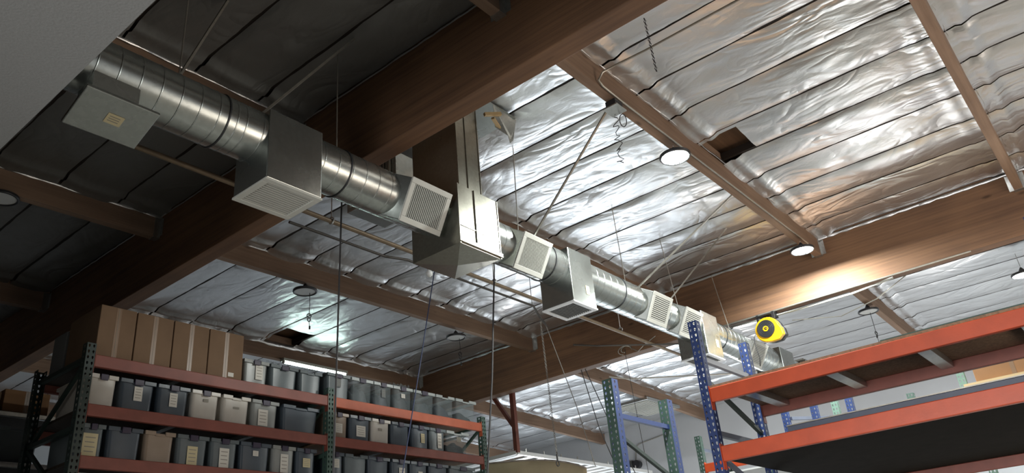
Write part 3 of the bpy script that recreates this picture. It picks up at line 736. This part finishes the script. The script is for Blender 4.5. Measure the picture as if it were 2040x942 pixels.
# --- cartons on the top level
def carton(x0, x1, y0, y1, z0, z1, label, m='card', face='-y', tape=True, patch=False, group=None):
    t = thing('cardboard_carton', label, 'carton', ((x0 + x1) / 2, (y0 + y1) / 2, z0), group)
    MB().box(x0, x1, y0, y1, z0, z1).build('carton_body', m, t, bevel=.005)
    if tape:
        if face == '-y':
            xc = (x0 + x1) / 2; MB().box(xc - .022, xc + .022, y0 - .0012, y0 - .0002, z0 + .005, z1 - .005).build('tape', 'tape', t)
            MB().box(xc - .0015, xc + .0015, y0 - .0022, y0 - .0013, z0 + .01, z1 - .01).build('flap_seam', 'print', t)
        else:
            yc = (y0 + y1) / 2; MB().box(x0 - .0012, x0 - .0002, yc - .022, yc + .022, z0 + .005, z1 - .005).build('tape', 'tape', t)
    if patch:
        MB().box(x1 - .15, x1 - .09, y0 - .002, y0 - .0005, z0 + .035, z0 + .075).build('carton_label', 'paper', t)
    return t
TZ = LEV[0]
cl = ['tall brown carton at the left end of the top shelf', 'tall brown carton, second from the left on the top shelf', 'tall brown carton, third from the left on the top shelf', 'tall brown carton with a small white label, fourth on the top shelf', 'brown carton standing deeper on the top shelf behind the first tote']
for i, (a, b) in enumerate([(2.86, 3.18), (3.19, 3.535), (3.545, 3.90), (3.91, 4.28), (4.30, 4.64)]):
    carton(a, b, 6.76 if i < 4 else 7.40, 7.34 if i < 4 else 7.66, TZ, TZ + (.475 if i < 4 else .49), cl[i], 'card_dk', patch=(i == 3), tape=i < 4)
carton(4.70, 4.92, 7.41, 7.66, TZ, TZ + .44, 'narrow brown carton standing left of the lit tube', 'card_dk', tape=True)
# grey foam block and carton at the back of the end frame
tag(MB().box(2.85, 3.1, 7.37, 7.63, TZ, TZ + .40).build('grey_panel_stack', 'plaster', bevel=.01), 'tall pale grey block standing at the back corner of the top shelf', 'block')
# --- totes
def clear_mat(name, col, alpha, rough=.3):
    return mat(name, col, rough, alpha=alpha, noise=.06, nscale=9, bump=.06, bscale=14)
TM = dict(clear=clear_mat('clear_plastic', (160, 174, 178), .12), smoke=clear_mat('smoky_plastic', (96, 106, 110), .93), slate=clear_mat('slate_plastic', (72, 82, 92), .96),
          white=clear_mat('milky_plastic', (196, 192, 184), .95), grey=clear_mat('grey_plastic', (142, 146, 144), .94), rim=clear_mat('frosted_rim', (176, 184, 184), .85),
          brown=clear_mat('brown_tinted_plastic', (150, 134, 118), .95))
def tote(x0, x1, z, h, style, label, card=None, lid=None, y0=6.775, depth=.62, group='plastic totes on the rack', cardpos=(.5, .5), latch=True):
    t = thing('plastic_tote', label, 'storage tote', ((x0 + x1) / 2, y0, z), group)
    w = x1 - x0; tp = w * .06; m = MB(); n0 = len(m.v); rc = .03
    def loop(ax0, ax1, ay0, ay1, zz):
        pts = []
        for cxx, cyy, st in ((ax1 - rc, ay0 + rc, -90), (ax1 - rc, ay1 - rc, 0), (ax0 + rc, ay1 - rc, 90), (ax0 + rc, ay0 + rc, 180)):
            for k in range(4):
                a = math.radians(st + k * 30); pts.append((cxx + rc * math.cos(a), cyy + rc * math.sin(a), zz))
        return pts
    y1 = y0 + depth; th = .003
    L = [loop(x0 + tp, x1 - tp, y0 + tp, y1 - tp, z + .002), loop(x0 + .01, x1 - .01, y0 + .01, y1 - .01, z + h - .01),
         loop(x0 + .01 + th, x1 - .01 - th, y0 + .01 + th, y1 - .01 - th, z + h - .01), loop(x0 + tp + th, x1 - tp - th, y0 + tp + th, y1 - tp - th, z + .005)]
    for l in L: m.v += l
    N = 16
    for a in range(3):
        for k in range(N): m.f.append((a * N + k, a * N + (k + 1) % N, (a + 1) * N + (k + 1) % N, (a + 1) * N + k))
    m.f.append(tuple(reversed(range(N)))); m.f.append(tuple(3 * N + k for k in range(N)))
    m.build('tote_body', TM[style], t, smooth='auto')
    # rim: raised at both front corners, dipping to the latch in the middle
    r = MB(); rt_ = z + h
    xa, xb = x0 + w * .34, x1 - w * .34
    r.box(x0, xa, y0 - .004, y0 + .012, rt_ - .030, rt_ + .006).box(xb, x1, y0 - .004, y0 + .012, rt_ - .030, rt_ + .006).box(xa, xb, y0 - .001, y0 + .012, rt_ - .036, rt_ - .018)
    r.box(x0, x0 + .014, y0 + .012, y1, rt_ - .022, rt_ + .008).box(x1 - .014, x1, y0 + .012, y1, rt_ - .022, rt_ + .008).box(x0 + .014, x1 - .014, y1 - .014, y1, rt_ - .022, rt_ + .008)
    r.build('tote_rim', TM['rim' if style == 'clear' else style], t, bevel=.003)
    if latch:
        xc = (x0 + x1) / 2; MB().box(xc - w * .13, xc + w * .13, y0 - .014, y0 - .002, rt_ - .045, rt_ + .008).build('latch', 'latch', t, bevel=.004)
    if card:
        cm, cw, ch = card; xc = x0 + w * cardpos[0]; zc = z + h * cardpos[1]
        off = y0 + .01 + (tp - .01) * (1 - cardpos[1]) - .004
        yb = off - .006
        c = MB().box(xc - cw / 2, xc + cw / 2, yb, yb + .0015, zc - ch / 2, zc + ch / 2).build('label_card', cm, t)
        p = MB()
        for k in range(4):
            zz = zc + ch * (.32 - .2 * k); p.box(xc - cw * .34, xc + cw * (.3 if k % 2 else .36), yb - .0006, yb, zz - ch * .02, zz + ch * .02)
        p.build('printed_lines', 'print', c)
    if lid:
        MB().box(x0 - .004, x1 + .004, y0 - .006, y1 + .004, rt_ + .013, rt_ + .03).build('tote_lid', TM[lid], t, bevel=.008)
    return t
def heap(x0, x1, y0, y1, z, h, m, label, name='bagged_goods', cat='bagged goods'):
    """crumpled bags of goods filling a tote"""
    b = MB(); nx, ny = 14, 14; V = []
    sd = int(x0 * 100) % 97
    for i in range(nx + 1):
        for j in range(ny + 1):
            u, v = i / nx, j / ny; e = min(1, min(u, 1 - u, v, 1 - v) * 6)
            hh = h * (.55 + .75 * float(vnoise(np.array([u * 4 + sd]), np.array([v * 4 + sd]), 31)[0])) * (e ** .4 if e > 0 else 0)
            b.v.append((x0 + u * (x1 - x0), y0 + v * (y1 - y0), z + max(hh, 0.0)))
    for i in range(nx):
        for j in range(ny):
            p = i * (ny + 1) + j; b.f.append((p, p + ny + 1, p + ny + 2, p + 1))
    b.f.append(tuple([j for j in range(ny + 1)] + [nx * (ny + 1) + j for j in reversed(range(ny + 1))]))
    return tag(b.build(name, m, smooth=True), label, cat, 'bagged goods inside the clear totes')
P, K = ('paper', .08, .12), ('cream', .09, .13)
top = [((4.31, 4.60), 'grey', ('paper', .085, .15), 'pale tote with a tall blank white label, first beside the cartons', (.62, .55)),
       ((4.62, 4.96), 'smoke', None, 'dull green-grey tote under the left end of the lit tube', None),
       ((4.98, 5.27), 'smoke', None, 'hazy tote under the glare of the lit tube, left of the middle post', None),
       ((5.34, 5.66), 'smoke', ('grey_filter', .06, .11), 'tote with a grey ticket right of the middle post on the top shelf', (.5, .7)),
       ((5.68, 5.995), 'clear', None, 'clear tote with dark bags, second right of the middle post on top', None),
       ((6.01, 6.30), 'clear', ('grey_filter', .06, .10), 'clear tote with a small ticket, third right of the middle post on top', (.5, .6)),
       ((6.31, 6.62), 'clear', ('paper', .06, .05), 'overfilled clear tote with plastic poking out of its top', (.5, .65)),
       ((6.64, 7.00), 'clear', None, 'clear tote with a blue tint and dark goods, third from the right end', None),
       ((7.02, 7.35), 'clear', None, 'clear tote holding a dark humped bag, second from the right end', None),
       ((7.38, 7.76), 'clear', None, 'half filled clear tote at the right end of the top shelf', None)]
heapm = [mat('dark_goods_%d' % i, c, .75, noise=.35, nscale=14, bump=.5, bscale=22) for i, c in enumerate([(52, 56, 60), (66, 72, 76), (44, 48, 58)])]
for i, ((a, b), st, cd_, lb, cp) in enumerate(top):
    tote(a, b, TZ, .285 if i > 2 else .25, st, lb, cd_, cardpos=cp or (.5, .5), latch=i not in (8, 9, 2))
    if st == 'clear':
        heap(a + .03, b - .03, 6.82, 7.34, TZ + .008, .21 if i < 8 else (.17 if i == 8 else .12), heapm[i % 3], 'dark bagged goods seen through the ' + ['', '', '', '', 'tote second right of the middle post', 'tote with the small ticket', 'overfilled tote with plastic poking out', 'blue-tinted tote', 'tote second from the right end', 'half filled tote at the right end'][i])
# crumpled plastic wrap poking out above the totes
def wrap(x0, x1, z, h, label, sd):
    b = MB(); n = 12; pr = [0.1 + .9 * abs(math.sin(k * 1.9 + sd)) for k in range(n + 1)]
    for k in range(n + 1):
        x = x0 + (x1 - x0) * k / n
        for q in range(5):
            b.v.append((x + .01 * math.sin(q * 2 + k), 6.80 + .02 * q + .014 * math.sin(k * 2.3 + q), z + pr[k] * h * (1 - abs(q - 2) / 2.4)))
    for k in range(n):
        for q in range(4): p = k * 5 + q; b.f.append((p, p + 5, p + 6, p + 1))
    return tag(b.build('plastic_wrap', TM['clear'], solid=.002), label, 'plastic wrap', 'plastic wrap sticking out of totes')
wrap(6.33, 6.60, TZ + .288, .07, 'crumpled clear wrap poking out of the overfilled tote', 1)
wrap(5.02, 5.26, TZ + .27, .05, 'crumpled wrap catching the tube light left of the middle post', 4)
wrap(4.62, 4.78, TZ + .27, .04, 'yellowish wrap poking out beside the tote with the blank white label', 2)
mid = [((2.85, 3.10), 'white', None, 'milky tote full of white packs at the left end of the middle shelf', None),
       ((3.12, 3.44), 'slate', ('paper', .075, .125), 'slate tote with a white ticket, second on the middle shelf', (.52, .58)),
       ((3.46, 3.77), 'slate', ('paper', .075, .125), 'slate tote with a white ticket, third on the middle shelf', (.5, .55)),
       ((3.79, 4.08), 'white', ('print', .05, .03), 'milky tote with a dark mark, fourth on the middle shelf', (.5, .7)),
       ((4.11, 4.41), 'white', ('print', .06, .02), 'cream packed tote, fifth on the middle shelf', (.5, .6)),
       ((4.43, 4.74), 'grey', ('paper', .11, .16), 'grey tote holding shiny white bags, sixth on the middle shelf', (.42, .4)),
       ((4.79, 5.24), 'slate', None, 'wide dark wrapped bundle tote left of the middle post', None),
       ((5.38, 5.64), 'brown', ('paper', .09, .10), 'tan tote with a round shiny bag, first right of the middle post', (.5, .42)),
       ((5.66, 5.96), 'slate', ('paper', .13, .12), 'slate tote with a wide pale ticket right of the middle post', (.52, .42)),
       ((5.975, 6.25), 'white', ('print', .05, .03), 'milky tote with a small dark mark, middle shelf of the right bay', (.45, .6)),
       ((6.27, 6.56), 'slate', None, 'dark tote with crumpled wrap crossed by the slanting cable', None),
       ((6.60, 6.88), 'slate', ('cream', .06, .11), 'slate tote with a narrow tan ticket on the middle shelf', (.6, .5)),
       ((6.89, 7.16), 'smoke', ('paper', .07, .18), 'tote with a tall white card, second from the right end', (.6, .5)),
       ((7.18, 7.58), 'clear', ('print', .08, .06), 'clear half full tote at the right end of the middle shelf', (.55, .68))]
for i, ((a, b), st, cd_, lb, cp) in enumerate(mid):
    tote(a, b, LEV[1], .275, st, lb, cd_, cardpos=cp or (.5, .5), latch=i not in (4, 6, 13))
heap(7.21, 7.55, 6.82, 7.34, LEV[1] + .008, .15, heapm[0], 'dark bagged goods in the half full tote on the middle shelf')
low = [((2.85, 3.05), 'smoke', ('cream', .12, .19), 'grey tote with a large cream card at the left end of the lower shelf', (.42, .38)),
       ((3.07, 3.37), 'slate', None, 'dark tote with a curling strip of tape, second on the lower shelf', None),
       ((3.39, 3.67), 'brown', None, 'brown wrapped tote, third on the lower shelf', None),
       ((3.69, 4.00), 'smoke', ('cream', .10, .17), 'grey tote with a cream card, fourth on the lower shelf', (.5, .35)),
       ((4.02, 4.31), 'smoke', ('paper', .10, .18), 'grey tote with a tall white card, fifth on the lower shelf', (.5, .38)),
       ((4.33, 4.67), 'slate', ('paper', .06, .05), 'dark tote with a tiny white ticket, sixth on the lower shelf', (.5, .65)),
       ((4.69, 4.96), 'grey', ('paper', .09, .18), 'pale tote with a tall white card, seventh on the lower shelf', (.52, .4)),
       ((4.975, 5.22), 'slate', ('cream', .09, .09), 'dark tote with a square cream ticket left of the middle post', (.5, .5)),
       ((5.38, 5.58), 'slate', ('paper', .07, .09), 'narrow dark tote with a pale ticket right of the middle post, lower shelf', (.5, .6)),
       ((5.60, 5.91), 'smoke', None, 'plain smoky tote, second right of the middle post on the lower shelf', None),
       ((5.92, 6.23), 'slate', None, 'plain slate tote, third right of the middle post on the lower shelf', None),
       ((6.27, 6.54), 'slate', ('paper', .09, .16), 'dark tote with a white card behind the slanting blue cable', (.55, .4)),
       ((6.555, 6.84), 'slate', ('paper', .07, .12), 'slate tote with a pale ticket, third from the right end below', (.55, .4)),
       ((6.86, 7.18), 'slate', ('cream', .06, .12), 'slate tote with a cream ticket, second from the right end below', (.5, .4)),
       ((7.22, 7.66), 'smoke', None, 'smoky tote at the right end of the lower shelf', None)]
for i, ((a, b), st, cd_, lb, cp) in enumerate(low):
    tote(a, b, LEV[2], .27, st, lb, cd_, cardpos=cp or (.5, .5), latch=i not in (2, 9))
tote(2.86, 3.22, LEV[3], .27, 'grey', 'covered tote whose pale lid just shows at the bottom left', None, lid='rim')
# --- second rack row behind, at the left edge
BR = thing('pallet_rack', 'shadowed pallet rack behind the end frame at the left edge', 'pallet rack', (2.9, 9.4, FL))
for x in (1.9, 4.35):
    post(BR, x, 8.95, FL, 2.6, 0, -1, 'dkgreen'); post(BR, x, 9.85, FL, 2.6, 0, 1, 'dkgreen')
for zt in (2.36, 1.86, 1.36):
    beam_x(BR, 1.98, 4.346, 8.95, zt, .05, m='zinc'); beam_x(BR, 1.98, 4.346, 9.88, zt, .09)
    MB().box(1.98, 4.34, 9.0, 9.87, zt - .03, zt - .005).build('shelf_deck', 'chip_dark', BR)
carton(2.98, 3.42, 9.0, 9.45, 2.36, 2.60, 'brown carton on the shadowed rack behind the end frame')
carton(2.70, 2.95, 9.0, 9.4, 2.36, 2.56, 'small dark carton beside the brown one at the left edge', 'card_dk')
for i, (a, b, z, lb) in enumerate([(2.45, 2.9, 1.86, 'tall hazy tote at the left edge on the shadowed rack'), (2.95, 3.4, 1.86, 'hazy tote just left of the end frame on the shadowed rack'), (2.6, 3.1, 1.36, 'green-grey tote low at the left edge on the shadowed rack'), (3.15, 3.6, 1.36, 'green-grey tote low beside the end frame on the shadowed rack')]):
    tote(a, b, z, .36, ['smoke', 'smoke', 'slate', 'slate'][i], lb, y0=9.02, latch=False, group='totes on the shadowed rack')

# --- right-hand rack, blue frames with orange beams
RR = thing('pallet_rack', 'blue and orange pallet rack with two empty decks at the lower right', 'pallet rack', (6.5, 1.6, FL))
X0, X1 = 6.0, 7.08
def frame_x(parent, y, zt0, zt1, m_face, m_brace, x0=X0, x1=X1, mr=None, zs=(1.84,), diag=True, w=.076, m2=None):
    post(parent, x0, y, FL, zt0, -1, 0, m_face, w=w, m2=m2); post(parent, x1 - w, y, FL, zt1, -1, 0, mr or m_face, w=w, m2=m2)
    yy = y + .038; z = zs[0]
    k = 0
    while z > FL + .2:
        MB().bar((x0 + .07, yy, z), (x1 - .07, yy, z), .038, .042).build('frame_brace', m_brace, parent)
        z2 = z - .62
        if z2 > FL and diag:
            MB().bar((x0 + .07, yy, z - .18), (x1 - .07, yy, z2 + .1), .032, .032).build('frame_brace', 'dkgreen' if k == 0 else m_brace, parent)
        z -= .62; k += 1
frame_x(RR, 2.72, 2.16, 2.17, 'blue', 'navy')
frame_x(RR, 0.16, 2.16, 2.17, 'blue', 'navy')
YB0, YB1 = 0.24, 2.716
beam_y(RR, X0, YB0, YB1, 1.57, .115, .05)
beam_y(RR, X1 - .05, YB0, YB1, 1.57, .10, .05, 'orange_dull')
beam_y(RR, X0, YB0, YB1, 1.105, .12, .05)
MB().box(X0 + .01, X1 - .01, YB0, YB1, 1.572, 1.590).build('shelf_deck', 'chip', RR)
for y in (2.50, 1.82, 1.14, .46): MB().box(X0 + .05, X1 - .05, y - .045, y + .045, 1.515, 1.571).build('deck_support', 'zinc', RR)
MB().box(X0 + .052, 8.88, YB0 - .3, YB1, 1.00, 1.03).build('shelf_deck', 'black_board', RR)
tag(MB().box(6.02, 6.06, 0.3, 1.35, 1.5905, 1.602).build('steel_strip', 'green'), 'long dark green strip lying on the front edge of the upper deck', 'steel strip')
# bare frame to the left of it, pale green face and blue side
BF = thing('rack_frame', 'bare blue and green rack frame standing left of the orange shelves', 'rack frame', (6.5, 3.7, FL))
frame_x(BF, 3.62, 1.88, 1.83, 'green', 'blue', zs=(1.56,), w=.10, m2='blue')
# --- rows behind: double-deep dark deck, navy beam, cartons
R2 = thing('steel_beam', 'long blue-grey steel beam lying on the lower deck behind the orange beam', 'steel beam', (7.15, 1.4, 1.03))
MB().box(7.12, 7.18, -.06, 2.56, 1.03, 1.355).build('beam_web', 'navy', R2, bevel=.004)
MB().box(7.11, 7.20, -.06, 2.56, 1.355, 1.365).build('beam_flange', 'conduit', R2)
beam_y(RR, 8.83, YB0 - .3, YB1, 1.0, .10, .05, 'orange_dull')
for y in (.16, 2.72): post(RR, 8.80, y, FL, 1.02, 1, 0, 'dkgreen')
R3 = thing('pallet_rack', 'third rack row of blue and green posts glimpsed between the orange decks', 'pallet rack', (10, 2.6, FL))
for y, m_, zt in ((3.52, 'blue', 2.2), (3.15, 'blue', 2.25), (2.98, 'green2', 2.3), (2.72, 'blue', 2.2), (2.10, 'green', 2.02), (1.52, 'green2', 2.3)):
    post(R3, 9.9 if m_ == 'blue' else 10.2, y, FL, zt, -1, 0, m_)
MB().bar((9.95, 3.5, 1.98), (10.9, 3.2, 2.05), .03, .04).build('frame_brace', 'navy', R3)
beam_y(R3, 9.85, -.6, 1.5, 1.86, .06, .05, 'orange')
MB().box(9.82, 10.8, -.6, 1.5, 1.865, 1.91).build('shelf_board', 'pale_wood', R3)
MB().box(9.95, 10.8, 1.6, 2.05, 1.83, 1.85).build('white_tray', 'slat', R3)
carton(9.9, 10.4, .62, 1.38, 1.912, 2.14, 'tan carton on the far board between the orange decks, left one', face='-x', tape=True)
carton(9.9, 10.4, -.2, .60, 1.912, 2.14, 'tan carton on the far board at the right edge', face='-x', tape=False)
R4 = thing('pallet_rack', 'small dark perforated post with orange beam end before the white wall', 'pallet rack', (10, 4.8, FL))
post(R4, 10.0, 4.80, FL, 2.03, -1, 0, 'green'); post(R4, 10.9, 4.80, FL, 2.0, 1, 0, 'green')
post(R4, 10.0, 3.9, FL, 1.6, -1, 0, 'green')
MB().bar((10.07, 4.84, 1.86), (10.9, 4.84, 1.86), .03, .04).build('frame_brace', 'navy', R4)
beam_y(R4, 10.0, 3.98, 4.796, 1.66, .11, .05, 'orange'); 
MB().box(10.0, 10.9, 3.98, 4.79, 1.48, 1.50).build('shelf_board', 'slat', R4)

# ---------------------------------------------------------------- far bay: struts, canopy, fixtures
cp = thing('slatted_canopy', 'white slatted canopy frame hung by rust-red struts in the far bay', 'canopy', (11, 9, 2.5))
cz_ = 2.5
MB().bar((10.45, 8.3, cz_), (14.8, 8.3, cz_), .06, .06).bar((10.45, 8.3, cz_), (10.45, 11.5, cz_), .06, .06).build('canopy_frame', 'slat', cp)
s = MB()
for k in range(14): s.box(10.6 + k * .3, 10.74 + k * .3, 8.34, 11.5, cz_ - .01, cz_ + .01)
s.build('canopy_slats', 'slat', cp)
st = MB()
for k in range(8): 
    st = MB(); st.tube([(10.7 + k * .5, 8.3, cz_ + .03), (10.7 + k * .5, 8.3, cz_ + .09)], .012, 6); st.build('canopy_bolt', 'zinc', cp)
MB().bar((10.46, 8.3, 4.0), (10.46, 8.3, cz_), .075, .075).build('support_strut', 'rust', cp)
MB().bar((10.46, 9.0, 3.95), (10.46, 8.33, 2.95), .06, .06).build('support_strut', 'rust', cp)
# tan canvas sheet draped below the canopy
cv = MB(); n = 24
for i in range(n + 1):
    for j in range(9):
        u = i / n; v = j / 8
        y = 7.75 - u * 1.75; 
        z = 2.10 - .27 * u - .1 * (u ** 6) - v * .9 - .03 * math.sin(u * math.pi) * -1
        cv.v.append((9.0 + .04 * math.sin(u * 17 + v) * v, y, z))
for i in range(n):
    for j in range(8): p = i * 9 + j; cv.f.append((p, p + 9, p + 10, p + 1))
c_ = thing('canvas_sheet', 'tan canvas sheet with a darker hem at the bottom edge of the picture', 'canvas sheet', (9, 6.9, 1.2))
cv.build('sheet', 'tan', c_, smooth=True, solid=.004)
MB().tube([(9.0, 7.75 - 1.75 * k / 16, 2.105 - .27 * k / 16 - .1 * (k / 16) ** 6 + .03 * math.sin(k / 16 * math.pi)) for k in range(17)], .012, 8).build('hem', 'kraft', c_, smooth=True)
# ribbed ceiling fixture
rf = thing('ribbed_panel', 'grey ribbed panel fixture hung beneath the foil of the far bay', 'ceiling fixture', (14.1, 7.8, 3.55))
MB().box(13.4, 14.7, 7.35, 8.15, 3.60, 3.66).build('panel_housing', 'zinc', rf, bevel=.01)
s = MB()
for k in range(16): s.box(13.46 + k * .075, 13.50 + k * .075, 7.4, 8.1, 3.588, 3.60)
s.build('ribs', 'white', rf)
for x, y in ((13.5, 7.45), (14.6, 7.45), (13.5, 8.05), (14.6, 8.05)): MB().tube([(x, y, 3.66), (x, y, zroof(x))], .005, 6).build('hanger_wire', 'conduit', rf)
wf = thing('wall_unit', 'small grey round device with conduit loop on the white far wall', 'wall device', (15.95, 9.3, 2.92))
MB().tube([(15.99, 9.25, 2.92), (15.88, 9.25, 2.92)], .09, 24).build('device_drum', 'lampbody', wf, smooth='auto')
MB().box(15.9, 15.99, 9.36, 9.56, 2.82, 3.02).build('device_box', 'dark_gap', wf, bevel=.01)
MB().tube([(15.97, 9.3, 3.02), (15.97, 9.25, 3.3), (15.97, 9.15, 3.36), (15.97, 8.45, 3.44), (15.97, 8.3, 3.36), (15.97, 8.25, 2.2)], .012, 8).build('conduit_loop', 'conduit', wf, smooth=True)
print('objects', len(bpy.data.objects))
